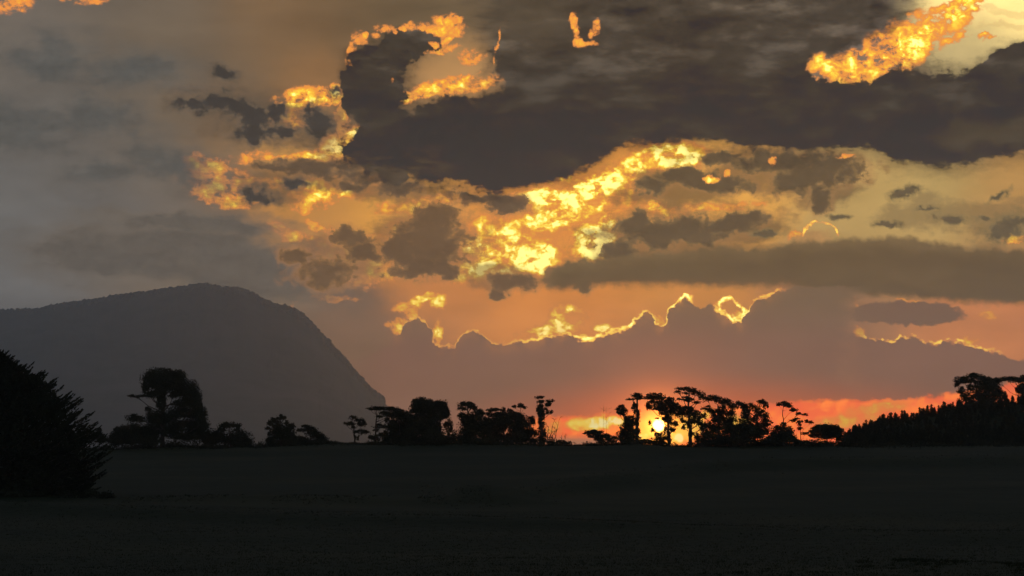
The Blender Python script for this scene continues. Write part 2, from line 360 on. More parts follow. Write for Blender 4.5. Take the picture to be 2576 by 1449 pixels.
        if x0 < 2250:
            e = SV - curve(SU, BANK_TOP, 900, 2300, 600, 1000) + grow
            C = mix(C, bank, e.step(-2, 5) * U.step(800, 1020) * (U + (FD - 0.5) * 160).step(2210, 2090))
            wide = FD.lin(0.36, 0.62, 0.085, 0.014)
            rim = (e * e * wide * -1.0).f('EXPONENT') * curve(U, RIM_GAIN, 900, 2576, 0, 2) * (FE * 0.5 + FD * 0.5).lin(0.38, 0.6, 0.4, 1.1)
            if x1 > 1700 and x0 < 2000:
                rg = (ell(PS, 1840, 778, 34, 20, 28) - 1.0).f('ABSOLUTE').step(0.42, 0.0) * (FE * 0.5 + FC * 0.5).lin(0.38, 0.56, 0.35, 1.1)
                rim = rim.max(rg)
            if x1 > 1950: rim = rim.max((ell(PS, 2062, 605, 46, 42, 0) - 1.0).f('ABSOLUTE').step(0.14, 0.02) * SV.step(608, 590) * FE.lin(0.36, 0.58, 0.2, 0.75))
            C = mix(C, lin((250, 158, 76)), (e * e * -0.0016).f('EXPONENT') * curve(U, RIM_GAIN, 900, 2576, 0, 2) * FC.lin(0.4, 0.6, 0.0, 0.38))
            C = mix(C, ramp(rim, RIMC), rim.step(0.12, 0.55))
    if x1 > 1200 and y1 > 900:
        low = SV - curve(U, LOW_TOP, 1200, 2576, 900, 1100) + (FC - 0.5) * 16
        lowc = mix(lin((286, 112, 40)), lin((316, 156, 56)), (FC * 0.5 + FD * 0.5).step(0.42, 0.6))
        lowc = mix(lowc, lin((164, 112, 88)), V.step(1085, 1112) * U.step(1640, 1500))
        lh = near(LOW_HOT)
        if lh:
            h = heat_union(PS, lh) * FC.lin(0.34, 0.66, 0.5, 1.3)
            lowc = mix(lowc, ramp(h, [(0, (230, 110, 56)), (.4, (255, 140, 60)), (.62, (255, 190, 60)), (.85, (255, 228, 90)), (1, (255, 250, 170))]), h.step(0.1, 0.5))
        C = mix(C, lowc, low.step(-4, 10) * U.step(1230, 1420))
        sd = ell(P0, SUN_X, SUN_Y, 1, 1)        # the sun and its aureole
        C = vmath('ADD', C, vscale((1.15, 0.20, 0.02), (sd * -0.012).f('EXPONENT')))
        C = vmath('ADD', C, vscale((7.5, 2.5, 0.3), (sd * -0.045).f('EXPONENT')))
        C = vmath('ADD', C, vscale((10.0, 6.0, 1.5), sd.step(18, 11)))
    # beyond the haze the sky is clearer than it looks through it
    C = vmath('SUBTRACT', C, vscale((1.0, 1.0, 1.05), V.lin(-200, 1000, 0.017, 0.038)))
    C = vscale(vmath('MAXIMUM', C, (0.004, 0.0035, 0.003)), V.lin(0, 640, 1.22, 1.34) + V.lin(640, 1100, 0.0, 0.4))
    # fade into the cover outside
    k = U.step(-330, -30) * U.step(2930, 2620) * V.step(-330, -30)
    C = mix(OUT, C, k)
    go = tree.nodes.new('NodeGroupOutput')
    tree.links.new(C, go.inputs[0])
    WT = keep

def tile_shader(x0, x1, y0, y1):
    tree = bpy.data.node_groups.new('sky_window', 'ShaderNodeTree')
    for k in ('U', 'V', 'FB', 'FC', 'FD', 'FE', 'FH'): tree.interface.new_socket(k, in_out='INPUT', socket_type='NodeSocketFloat')
    for k in ('P0', 'PS', 'PW', 'NISH'): tree.interface.new_socket(k, in_out='INPUT', socket_type='NodeSocketVector')
    tree.interface.new_socket('Color', in_out='OUTPUT', socket_type='NodeSocketColor')
    build_tile(tree, x0, x1, y0, y1)
    g = WT.nodes.new('ShaderNodeGroup'); g.node_tree = tree
    for k, v in (('U', U0.s), ('V', V0.s), ('FB', FB0.s), ('FC', FC0.s), ('FD', FD0.s), ('FE', FE0.s), ('FH', FH0.s), ('P0', cb.outputs[0]), ('PS', PS0), ('PW', PW0), ('NISH', NISH0)):
        WT.links.new(v, g.inputs[k])
    b = WT.nodes.new('ShaderNodeBackground'); WT.links.new(g.outputs[0], b.inputs['Color'])
    return b.outputs[0]
def choose(test, yes, no):
    m = WT.nodes.new('ShaderNodeMixShader')
    WT.links.new(test.s, m.inputs[0]); WT.links.new(no, m.inputs[1]); WT.links.new(yes, m.inputs[2])
    return m.outputs[0]
def outside_shader():  # unseen sky, its tones chosen to darken the ground and lift the haze
    c = mix(mix(lin((28, 30, 32)), lin((52, 54, 58)), (FD0 * 0.5 + FB0 * 0.5).step(0.38, 0.6)), mix(lin((124, 128, 140)), lin((152, 157, 170)), FB0.step(0.4, 0.6)), V0.step(-2600, 600))
    c = mix(c, lin((60, 52, 46)), V0.step(1135, 1400))
    b = WT.nodes.new('ShaderNodeBackground'); WT.links.new(c, b.inputs['Color'])
    return b.outputs[0]
def split(xs, ys):
    """binary tree over the windows"""
    if len(xs) > 2 and (len(xs) - 2 >= len(ys) - 2):
        m = len(xs) // 2
        return choose(U0._b(xs[m], 'LESS_THAN'), split(xs[:m + 1], ys), split(xs[m:], ys))
    if len(ys) > 2:
        m = len(ys) // 2
        return choose(V0._b(ys[m], 'LESS_THAN'), split(xs, ys[:m + 1]), split(xs, ys[m:]))
    return tile_shader(xs[0], xs[1], ys[0], ys[1])
inside = U0._b(-330, 'GREATER_THAN') * U0._b(2930, 'LESS_THAN') * V0._b(-330, 'GREATER_THAN') * V0._b(1200, 'LESS_THAN')
XS, YS = [-330, 480, 980, 1390, 1900, 2930], [-330, 330, 700, 1200]
wo = WT.nodes.new('ShaderNodeOutputWorld')
WT.links.new(choose(inside, split(XS, YS), outside_shader()), wo.inputs['Surface'])
world.cycles.sampling_method = 'MANUAL'
world.cycles.sample_map_resolution = 1024

# ------------------------------------------------------------------ sun lamp (already on the horizon, behind the trees)
sun_data = bpy.data.lights.new('sun', 'SUN')
sun_data.energy = 0.05
sun_data.angle = math.radians(0.53)
sun_data.color = (1.0, 0.46, 0.16)
sun = bpy.data.objects.new('sun', sun_data); COL.objects.link(sun)
sun.rotation_euler = (math.pi / 2 - SUN_EL, 0, -SUN_AZ + math.pi)
# ------------------------------------------------------------------ helpers for geometry
CP, SP = math.cos(PITCH), math.sin(PITCH)
def at(x, y, d):
    """the point that stands d metres ahead in the direction of picture position (x, y)"""
    a, b = (x - CX) / F, (CY - y) / F
    vy, vz = CP - b * SP, SP + b * CP
    return np.array((a * d / vy, d, vz * d / vy))
def pix(p):
    """inverse of at(): picture position of points"""
    p = np.asarray(p, float)
    f = p[..., 1] * CP + p[..., 2] * SP
    u = -p[..., 1] * SP + p[..., 2] * CP
    return CX + F * p[..., 0] / f, CY - F * u / f
def mesh_obj(name, verts, faces, mat, parent=None, smooth=False):
    me = bpy.data.meshes.new(name)
    verts = np.asarray(verts, np.float32); faces = np.asarray(faces, np.int32)
    n, k = faces.shape
    me.vertices.add(len(verts)); me.vertices.foreach_set('co', verts.ravel())
    me.loops.add(n * k); me.loops.foreach_set('vertex_index', faces.ravel())
    me.polygons.add(n)
    me.polygons.foreach_set('loop_start', np.arange(0, n * k, k, dtype=np.int32))
    me.polygons.foreach_set('loop_total', np.full(n, k, np.int32))
    if smooth: me.polygons.foreach_set('use_smooth', np.ones(n, bool))
    me.materials.append(mat)
    me.update(); me.validate()
    o = bpy.data.objects.new(name, me); COL.objects.link(o)
    if parent: o.parent = parent
    return o
def tag(o, label=None, cat=None, group=None, kind=None):
    for k, v in (('label', label), ('category', cat), ('group', group), ('kind', kind)):
        if v: o[k] = v
    return o
def empty(name, loc):
    o = bpy.data.objects.new(name, None); COL.objects.link(o)
    o.location = tuple(float(v) for v in loc); o.empty_display_size = 0.5
    return o

def material(name, build):
    m = bpy.data.materials.new(name); m.use_nodes = True
    t = m.node_tree; t.nodes.clear()
    out = t.nodes.new('ShaderNodeOutputMaterial')
    p = t.nodes.new('ShaderNodeBsdfPrincipled'); t.links.new(p.outputs[0], out.inputs['Surface'])
    p.inputs['Roughness'].default_value = 0.85
    p.inputs['Specular IOR Level'].default_value = 0.15
    build(t, p)
    return m
def noisy(c0, c1, scale, detail=4, coord='Object', c2=None, scale2=None, bump=0.0):
    def b(t, p):
        tc = t.nodes.new('ShaderNodeTexCoord')
        def n(s, d):
            q = t.nodes.new('ShaderNodeTexNoise'); q.inputs['Scale'].default_value = s; q.inputs['Detail'].default_value = d
            t.links.new(tc.outputs[coord], q.inputs['Vector']); return q
        q = n(scale, detail)
        r = t.nodes.new('ShaderNodeValToRGB')
        r.color_ramp.elements[0].position = 0.35; r.color_ramp.elements[1].position = 0.65
        r.color_ramp.elements[0].color = (*c0, 1); r.color_ramp.elements[1].color = (*c1, 1)
        t.links.new(q.outputs['Fac'], r.inputs[0])
        col = r.outputs[0]
        if c2:
            q2 = n(scale2, 5)
            mr = t.nodes.new('ShaderNodeMapRange'); mr.inputs['From Min'].default_value = 0.48; mr.inputs['From Max'].default_value = 0.68
            t.links.new(q2.outputs['Fac'], mr.inputs['Value'])
            mx = t.nodes.new('ShaderNodeMix'); mx.data_type = 'RGBA'
            t.links.new(mr.outputs[0], mx.inputs[0]); t.links.new(col, mx.inputs[6]); mx.inputs[7].default_value = (*c2, 1)
            col = mx.outputs[2]
        t.links.new(col, p.inputs['Base Color'])
        if bump:
            bp = t.nodes.new('ShaderNodeBump'); bp.inputs['Strength'].default_value = 0.6; bp.inputs['Distance'].default_value = bump
            t.links.new(q.outputs['Fac'], bp.inputs['Height']); t.links.new(bp.outputs[0], p.inputs['Normal'])
    return b
M_GRASS = material('pasture_grass', noisy((0.008, 0.026, 0.005), (0.016, 0.037, 0.008), 0.6, 6, c2=(0.036, 0.050, 0.014), scale2=0.03, bump=0.06))
M_BLADE = material('grass_blades', noisy((0.014, 0.026, 0.009), (0.034, 0.042, 0.016), 0.3))
M_GUM = material('gum_leaves', noisy((0.022, 0.030, 0.016), (0.050, 0.058, 0.032), 0.5))
M_CYP = material('cypress_leaves', noisy((0.014, 0.022, 0.012), (0.036, 0.046, 0.024), 0.4))
M_PINE = material('pine_needles', noisy((0.014, 0.022, 0.012), (0.032, 0.042, 0.020), 0.6))
M_BARK = material('bark', noisy((0.04, 0.032, 0.026), (0.10, 0.085, 0.07), 2.0))
M_HILL = material('mountain_bush', noisy((0.05, 0.06, 0.045), (0.10, 0.11, 0.085), 0.012, 8, c2=(0.14, 0.13, 0.115), scale2=0.0025))

# ------------------------------------------------------------------ ground: pasture that dips and rises to a crest
def interp(xs, pts):
    """smooth (monotone cubic) interpolation"""
    px_, py_ = np.array([p[0] for p in pts], float), np.array([p[1] for p in pts], float)
    h = np.diff(px_); s = np.diff(py_) / h
    m = np.zeros(len(px_)); m[1:-1] = np.where(s[:-1] * s[1:] > 0, 2 * s[:-1] * s[1:] / (s[:-1] + s[1:] + 1e-12 * np.sign(s[:-1] + s[1:] + 1e-30)), 0)
    m[0], m[-1] = s[0], s[-1]
    xs = np.clip(np.asarray(xs, float), px_[0], px_[-1])
    i = np.clip(np.searchsorted(px_, xs) - 1, 0, len(h) - 1)
    t = (xs - px_[i]) / h[i]
    return ((1 + 2 * t) * (1 - t) ** 2 * py_[i] + t * (1 - t) ** 2 * h[i] * m[i] + t * t * (3 - 2 * t) * py_[i + 1] + t * t * (t - 1) * h[i] * m[i + 1])
RNG = np.random.default_rng(7)
PERM = RNG.random((256, 256))
def vnoise(x, y):
    xi, yi = np.floor(x).astype(int), np.floor(y).astype(int)
    fx, fy = x - xi, y - yi
    fx, fy = fx * fx * (3 - 2 * fx), fy * fy * (3 - 2 * fy)
    g = lambda a, b: PERM[a % 256, b % 256]
    return (g(xi, yi) * (1 - fx) + g(xi + 1, yi) * fx) * (1 - fy) + (g(xi, yi + 1) * (1 - fx) + g(xi + 1, yi + 1) * fx) * fy - 0.5
def fbm(x, y, o=4):
    r = 0; a = 1.0
    for k in range(o):
        r = r + a * vnoise(x * 2 ** k + 17.3 * k, y * 2 ** k + 5.1 * k); a *= 0.5
    return r
PROFILE = [(-400, -2.5), (0, -1.7), (25, -2.1), (92, -4.05), (180, -4.6), (300, -3.45), (400, -1.7), (480, 0.0), (560, -1.4), (800, -8), (2000, -10), (16000, -10)]
CREST = [(-900, 1128), (300, 1127), (640, 1123), (870, 1119), (1000, 1117), (1300, 1116), (1540, 1116), (1700, 1121), (1900, 1122), (2150, 1124), (2576, 1122), (3400, 1118)]
HILL = [(1950, 1150), (2100, 1140), (2140, 1118), (2180, 1102), (2220, 1086), (2290, 1072), (2400, 1050), (2576, 1034), (2900, 1020), (3400, 1050)]
FOLDS = [([(1050, 283), (1200, 240), (1500, 292), (1750, 345), (1950, 372), (2576, 385), (3000, 390)], 1.2, 14.0),
         ([(-400, 215), (300, 196), (500, 190), (1000, 178), (1400, 172), (1900, 160), (2576, 150), (3000, 150)], 0.6, 8.0),
         ([(300, 240), (700, 236), (1100, 226), (1400, 232)], 0.45, 7.0),
         ([(2150, 108), (2576, 98), (3000, 92)], 0.3, 4.0)]
def ground_z(x, y):
    x, y = np.asarray(x, float), np.asarray(y, float)
    z = interp(y, PROFILE)
    px_ = CX + F * x / np.maximum(y, 30.0)
    z = z + (HY - interp(px_, CREST)) / F * 480 * np.exp(-((y - 480) / 110) ** 2)
    hz = (HY - interp(px_, HILL)) / F * 600 + 4.0
    z = z + np.maximum(hz, 0) * np.exp(-((y - 610) / np.where(y < 610, 62, 160)) ** 2) * np.clip((px_ - 1980) / 150, 0, 1)
    for pts, h, w in FOLDS:
        d0 = interp(px_, pts) + 7 * vnoise(x * 0.08 + 3, y * 0 + 1.5)
        t = y - d0
        k = np.where(t < 0, np.exp(-(t / w) ** 2), np.exp(-(t / (2.2 * w)) ** 2))
        m = np.clip((px_ - pts[0][0]) / 120, 0, 1) * (1 if pts[-1][0] > 2900 else np.clip((pts[-1][0] - px_) / 120, 0, 1))
        z = z + h * k * m * (0.75 + 0.9 * vnoise(x * 0.05 + 9, y * 0.03))
    z = z + np.exp(-((y - 478) / 30) ** 2) * (0.55 * fbm(x / 7.0 + 40, y / 60, 3))
    amp = np.clip(np.abs(y) / 60, 0.1, 1)
    return z + amp * (0.42 * fbm(x / 30, y / 44, 3) + 0.07 * fbm(x / 3.5, y / 6.0, 3))
gy = np.concatenate([np.arange(-400, 0, 40), np.arange(0, 84, 6), np.arange(84, 210, 0.9), np.arange(210, 520, 1.7), np.arange(520, 800, 7), np.geomspace(800, 15000, 40)])
half = np.concatenate([np.arange(0, 96, 1.0), np.geomspace(96, 8300, 46)])
gx = np.concatenate([-half[:0:-1], half])
GX, GY = np.meshgrid(gx, gy)
GZ = ground_z(GX, GY)
nr, nc = GX.shape
idx = np.arange(nr * nc).reshape(nr, nc)
quads = np.stack([idx[:-1, :-1], idx[:-1, 1:], idx[1:, 1:], idx[1:, :-1]], -1).reshape(-1, 4)
ground = mesh_obj('ground', np.stack([GX, GY, GZ], -1).reshape(-1, 3), quads, M_GRASS, smooth=True)
tag(ground, 'dark green rolling pasture rising to a low crest', kind='structure')

# ------------------------------------------------------------------ the bush-clad bluff far behind
RIDGE = [(-800, 800), (-300, 790), (0, 780), (95, 777), (130, 768), (200, 758), (300, 742), (400, 728), (450, 722), (520, 714), (560, 722), (600, 722), (640, 738), (665, 756), (700, 768), (735, 778),
         (760, 795), (785, 815), (800, 836), (825, 860), (850, 886), (880, 921), (905, 950), (925, 975), (945, 991), (962, 1000), (968, 1024), (985, 1065), (1010, 1110), (1050, 1139), (1100, 1142)]
MD = 11200.0
KS = MD / 7000.0
def ridge_y(u):
    return np.interp(u, [p[0] for p in RIDGE], [p[1] for p in RIDGE])
mu = np.concatenate([np.arange(-800, 0, 8.0), np.arange(0, 1101, 2.0)])
mt = np.concatenate([np.linspace(-1, -0.2, 34), np.linspace(-0.19, 0.06, 26), np.linspace(0.08, 1, 24)])
MU, MT = np.meshgrid(mu, mt)
MDD = MD + np.where(MT < 0, MT * 1400, MT * 2000) * KS
shape = np.where(MT < 0, 1 - np.abs(MT) ** 0.85, 1 - MT ** 1.2)
MX = (MU - CX) / F * MDD / CP
zr = (HY - ridge_y(MU)) / F * MD + 10
gully = fbm(MX / 180 / KS + 3, MDD / 600 / KS, 5)
MZ = -12 + zr * np.clip(shape * (1 + 0.22 * gully * (1 - shape) * 4 * np.clip(shape, 0, 1)), 0, 1.0)
k_top = np.clip(shape, 0, 1) * np.clip(zr / 60, 0, 1)
MZ = MZ + KS * k_top * (7 * fbm(MX / 22 / KS, MDD / 30 / KS, 4) + 4.5 * fbm(MX / 6 / KS, MDD / 9 / KS, 3) + 5 * np.abs(fbm(MX / 40 / KS, MDD / 40 / KS, 2)))
nr, nc = MU.shape
idx = np.arange(nr * nc).reshape(nr, nc)
quads = np.stack([idx[:-1, :-1], idx[:-1, 1:], idx[1:, 1:], idx[1:, :-1]], -1).reshape(-1, 4)
mountain = mesh_obj('mountain', np.stack([MX, MDD, MZ], -1).reshape(-1, 3), quads, M_HILL)
tag(mountain, 'hazy blue grey flat topped mountain ending in a steep bluff', kind='structure')

# tree crowns that roughen the skyline of the bluff
def blobs(centres, radii, heights, seed=1):
    r = np.random.default_rng(seed)
    ph = np.linspace(0, 2 * np.pi, 6)[:-1]
    base = np.array([[0, 0, 1.0]] + [[math.cos(a), math.sin(a), 0.45] for a in ph] + [[0.7 * math.cos(a + .6), 0.7 * math.sin(a + .6), -0.6] for a in ph])
    f = [(0, 1 + i, 1 + (i + 1) % 5) for i in range(5)] + [(1 + i, 6 + i, 1 + (i + 1) % 5) for i in range(5)] + [(1 + (i + 1) % 5, 6 + i, 6 + (i + 1) % 5) for i in range(5)]
    n = len(centres)
    v = base[None] * np.stack([radii, radii, heights], -1)[:, None, :] * (1 + 0.35 * (r.random((n, 11, 1)) - 0.5)) + np.asarray(centres)[:, None, :]
    fs = (np.array(f)[None] + (np.arange(n) * 11)[:, None, None]).reshape(-1, 3)
    return v.reshape(-1, 3), fs
r = np.random.default_rng(11)
n = 2600
uu = np.concatenate([r.uniform(-100, 640, n // 2), r.uniform(640, 975, n // 2)])
tt = r.normal(0, 0.012, n)
dd = MD + tt * 1500 * KS
zz = -12 + ((HY - ridge_y(uu)) / F * MD + 10) * (1 - np.abs(tt) ** 0.9) + 1.0
rad = KS * r.uniform(2.0, 4.5, n) * np.where(uu > 700, r.uniform(1, 2.0, n), 1)
bv, bf = blobs(np.stack([(uu - CX) / F * dd / CP, dd, zz], -1), rad, rad * r.uniform(0.8, 1.5, n), 3)
tag(mesh_obj('mountain_forest', bv, bf, M_HILL), 'distant forest fringe along the skyline of the mountain', 'forest', kind='stuff')

# ------------------------------------------------------------------ tree building
def tubes(paths, sides=5):
    """paths: list of (points, radii); one mesh"""
    V, Fc = [], []; off = 0
    for pts, rad in paths:
        pts = np.asarray(pts, float); m = len(pts)
        tang = np.gradient(pts, axis=0); tang /= np.linalg.norm(tang, axis=1)[:, None] + 1e-9
        ref = np.array((0.31, 0.95, 0.05)); a = np.cross(tang, ref); a /= np.linalg.norm(a, axis=1)[:, None] + 1e-9
        b = np.cross(tang, a)
        ang = np.arange(sides) * 2 * np.pi / sides
        ring = pts[:, None, :] + (a[:, None, :] * np.cos(ang)[None, :, None] + b[:, None, :] * np.sin(ang)[None, :, None]) * np.asarray(rad)[:, None, None]
        V.append(ring.reshape(-1, 3))
        for i in range(m - 1):
            for s in range(sides):
                Fc.append((off + i * sides + s, off + i * sides + (s + 1) % sides, off + (i + 1) * sides + (s + 1) % sides, off + (i + 1) * sides + s))
        off += m * sides
    return np.concatenate(V), np.array(Fc)
def leaves(P, size, r, droop=0.3, along=None, wide=(0.4, 0.75)):
    """rhombic leaves at the points P"""
    n = len(P)
    d = r.normal(size=(n, 3)) if along is None else along + 0.45 * r.normal(size=(n, 3))
    if along is None: d[:, 2] -= droop
    d /= np.linalg.norm(d, axis=1)[:, None] + 1e-9
    s = np.cross(d, r.normal(size=(n, 3))); s /= np.linalg.norm(s, axis=1)[:, None] + 1e-9
    L = (size * r.uniform(0.6, 1.35, n))[:, None]
    W = L * r.uniform(*wide, n)[:, None]
    v = np.stack([P - d * L * .5, P + s * W * .6, P + d * L * .5, P - s * W * .6], 1).reshape(-1, 3)
    return v, np.arange(4 * n).reshape(n, 4)

REG = {1: (0, 838.5, .30095), 2: (603.7, 939.1, .2083), 3: (1073.3, 939.1, .2083), 4: (1442.2, 939.1, .2083), 5: (1878.3, 905.6, .2708)}
def conv(reg, pts):
    ox, oy, k = REG[reg]
    return [(ox + p[0] * k, oy + p[1] * k) + tuple(q * k for q in p[2:]) for p in pts]
def gum(name, label, reg, d, base_x, clumps, trunk=None, group=None, cat='tree', dens=1.0, girth=1.0, leaf=0.22, depth=0.55, bare=0, seed=0, mat=None, fat=1.0):
    """a tree with leaf clumps where they show (x, y, rx, ry in the picture), each at its own depth in the crown"""
    r = np.random.default_rng(1000 + seed)
    cl = conv(reg, clumps)
    bx = conv(reg, [(base_x, 0)])[0][0]
    k = d / F
    X0 = at(bx, HY, d)[0]
    z0 = float(ground_z(X0, d)) - 0.15
    base = np.array((X0, d, z0))
    width = (max(c[0] + c[2] for c in cl) - min(c[0] - c[2] for c in cl)) * k
    C3 = []
    for (x, y, rx, ry) in cl:
        dep = d + r.uniform(-depth, depth) * width * 0.5
        C3.append((at(x, y, dep), rx * k * 1.18 * fat, ry * k * 1.32 * fat))
    root = empty(name, base)
    # trunk and limbs
    if trunk: tp = [at(x, y, d) for x, y in conv(reg, trunk)]
    else:
        top = min(C3, key=lambda c: -c[0][2])[0]
        mid = np.mean([c[0] for c in C3], axis=0)
        tp = [base * .45 + np.array((mid[0], d, mid[2])) * .55, np.array((top[0] * .7 + mid[0] * .3, d, top[2] - 0.2))]
    tp = [base] + [np.array(p) for p in tp]
    H = tp[-1][2] - z0
    r0 = (0.028 * max(H, 2) + 0.06) * girth
    seg = []
    for a, b in zip(tp[:-1], tp[1:]):
        for t in np.linspace(0, 1, 5)[:-1]: seg.append(a + (b - a) * t + r.normal(size=3) * 0.02 * H * (t > 0) * .5)
    seg.append(tp[-1]); seg = np.array(seg)
    rad = r0 * np.linspace(1, 0.28, len(seg)); rad[0] *= 1.5
    paths = [(seg, rad)]
    for c, rx, ry in C3:
        zs = seg[:, 2]
        want = max(z0 + 0.25 * H, c[2] - 0.6 * np.linalg.norm(c[:2] - seg[len(seg) // 2][:2]) - 0.4)
        i = int(np.argmin(np.abs(zs - want)))
        s = seg[i]
        m = s * 0.45 + c * 0.55 + np.array((0, 0, -0.12 * abs(c[0] - s[0]))) + r.normal(size=3) * 0.15
        ra = min(rad[i] * 0.55, 0.03 + 0.05 * (rx + ry))
        paths.append((np.array([s, s * .7 + m * .3, m, c * .75 + m * .25, c]), np.array([ra, ra * .85, ra * .62, ra * .42, ra * .2])))
        for q in range(3):
            e = c + np.array((r.uniform(-.8, .8) * rx, r.uniform(-.5, .5) * rx, r.uniform(-.2, .8) * ry))
            paths.append((np.array([m * .5 + c * .5, (m + c + 2 * e) / 4 + r.normal(size=3) * .06, e]), np.array([ra * .4, ra * .26, ra * .1])))
    tv, tf = tubes(paths)
    mesh_obj('trunk', tv - base, tf, M_BARK, root)
    # crown
    P = []
    for c, rx, ry in C3:
        area = math.pi * rx * ry
        nl = int(max(40, 330 * dens * area * (0.26 / leaf) ** 2))
        ns = max(4, int(6 + area * 3.0))
        sub = r.normal(size=(ns, 3)); sub /= np.linalg.norm(sub, axis=1)[:, None]
        sub *= (r.random(ns) ** 0.4)[:, None] * 0.86
        which = r.integers(0, ns, nl)
        q = r.normal(size=(nl, 3)); q /= np.linalg.norm(q, axis=1)[:, None]
        q *= (r.random(nl) ** 0.4)[:, None] * (0.40 * (0.55 + 0.9 * r.random(ns))[which])[:, None]
        q = q + sub[which]
        q[:, 2] = np.where(q[:, 2] > 0, q[:, 2] * 1.25, q[:, 2] * 0.72)      # domed above, flatter below
        q = q * np.array((rx, (rx + ry) * .5, ry)) * 1.04
        P.append(q + c)
        ne = nl // 5          # looser leaves around the clump
        q = r.normal(size=(ne, 3)); q *= (r.uniform(.6, 1.26, ne) / np.linalg.norm(q, axis=1))[:, None]
        P.append(c + q * np.array((rx, rx * .8, ry)))
    P = np.concatenate(P)
    lv, lf = leaves(P, leaf, r)
    mesh_obj('crown', lv - base, lf, mat or M_GUM, root)
    tag(root, label, cat, group)
    return root
# ------------------------------------------------------------------ the trees along the crest, left to right
G_TREES = 'gum trees along the crest'
G_SHRUB = 'low shrubs along the crest'
gum('gum_tree', 'tallest dark gum tree at left with domed crown and gaps, before the mountain', 1, 470, 1360, [
    (1370,365,130,45),(1300,400,85,55),(1480,395,62,55),(1215,460,22,38),(1262,512,62,20),(1430,430,110,45),(1560,480,75,50),(1600,540,58,48),(1450,520,38,22),
    (1640,590,32,60),(1545,590,80,24),(1530,640,100,24),(1660,650,44,40),(1480,690,80,22),(1640,690,70,26),(1300,710,62,46),(1385,715,60,36),(1600,755,110,26),(1690,765,42,48),
    (1500,790,92,30),(1420,835,70,28),(1650,835,90,50),(1300,800,72,50),(1560,875,95,20),(1345,470,45,60),(1350,580,32,70),(1140,525,46,11),(1120,712,56,24),(1192,722,26,18),(1240,640,20,16)],
    trunk=[(1360,780),(1355,560),(1350,430)], group=G_TREES, girth=1.25, seed=1, fat=1.1)
gum('shrub', 'dense round shrub at the left foot of the tallest gum tree', 1, 462, 1100, [
    (1110,815,110,42),(1010,850,70,42),(1210,850,80,45),(960,890,60,40),(1120,890,170,40),(1260,900,70,40)], group=G_SHRUB, cat='shrub', dens=1.3, seed=2)
gum('gum_tree', 'short gum tree with a little umbrella top, just right of the tallest gum', 1, 476, 1930, [
    (1920,768,78,20),(1850,800,30,22),(1990,800,24,20),(1960,885,120,52),(1830,870,60,40),(2050,925,62,36),(1760,900,70,50)], group=G_TREES, seed=3)
gum('shrub', 'tiny low shrub in the gap right of the little umbrella gum', 1, 470, 2185, [(2180,940,36,12),(2160,960,30,14)], group=G_SHRUB, cat='shrub', seed=4)
gum('shrub', 'small shrub peeping out behind the big cypress', 1, 455, 830, [(830,835,22,24),(800,865,50,30),(860,890,40,30)], group=G_SHRUB, cat='shrub', seed=5)
gum('gum_tree', 'ragged upright gum tree left of the pair before the mountain foot', 2, 472, 500, [
    (490,540,52,28),(410,572,50,28),(370,605,40,26),(340,668,32,16),(460,625,60,34),(572,602,34,24),(606,660,58,36),(480,700,92,48),(420,745,62,40),(560,765,100,58),(352,812,40,22),(460,835,112,56),(620,830,70,60)],
    group=G_TREES, seed=6)
gum('gum_tree', 'lower sloping gum tree, right of the pair before the mountain foot', 2, 478, 850, [
    (810,652,60,22),(748,690,58,17),(872,692,62,32),(905,745,82,38),(985,775,50,30),(945,825,112,48),(755,800,50,30),(850,862,150,36),(700,795,32,32),(1010,850,60,34)],
    group=G_TREES, seed=7)
gum('gum_tree', 'small lone sparse gum tree standing before the mountain foot', 2, 482, 1385, [
    (1360,535,52,16),(1435,562,58,18),(1492,612,28,26),(1275,602,26,12),(1335,612,48,20),(1440,612,38,20),(1365,652,24,16),(1488,712,66,24),(1408,712,36,14),(1385,770,18,18),(1430,790,12,22),(1385,845,50,12)],
    trunk=[(1385,760),(1375,650),(1380,560)], group=G_TREES, dens=.8, girth=.9, seed=8)
gum('gum_tree', 'slim tall gum tree with flat top and bare stem at the bluff edge', 2, 470, 1640, [
    (1630,420,66,18),(1572,432,16,10),(1700,432,50,13),(1690,522,40,11),(1684,642,64,17),(1650,690,30,12),(1745,480,46,17),(1838,432,88,20),(1925,462,60,22),(1780,560,26,26),(1625,785,50,24),(1700,755,60,26),(1765,722,24,22),(1800,500,60,18)],
    trunk=[(1640,700),(1645,560),(1650,440)], group=G_TREES, girth=.8, seed=9, fat=1.1)
gum('gum_tree', 'dense rounded gum tree right of the slim flat-topped gum', 2, 480, 1950, [
    (1900,502,108,34),(1990,532,90,42),(1850,645,58,56),(1950,640,140,92),(1900,745,120,76),(2070,690,100,110),(1980,820,150,50),(1800,820,70,40)], group=G_TREES, dens=1.2, seed=10)
gum('gum_tree', 'largest dense gum tree with two domes in the middle left group', 2, 466, 2260, [
    (2180,332,70,28),(2130,382,60,48),(2280,362,60,38),(2082,456,36,22),(2200,432,120,58),(2400,372,58,28),(2450,422,60,48),(2350,432,80,58),(2490,492,40,46),(2250,522,120,56),(2400,522,70,38),
    (2200,622,140,76),(2350,640,70,50),(2150,752,150,66),(2330,760,110,60),(2220,830,180,40)], group=G_TREES, dens=1.1, girth=1.2, seed=11)
gum('gum_tree', 'gum tree with sloping shoulder and bright gaps, right of the double dome', 3, 474, 140, [
    (180,402,66,46),(222,472,48,56),(100,505,100,52),(60,625,100,70),(262,655,46,60),(130,705,50,46),(60,750,110,56),(170,820,130,36),(290,760,50,50)], group=G_TREES, seed=12)
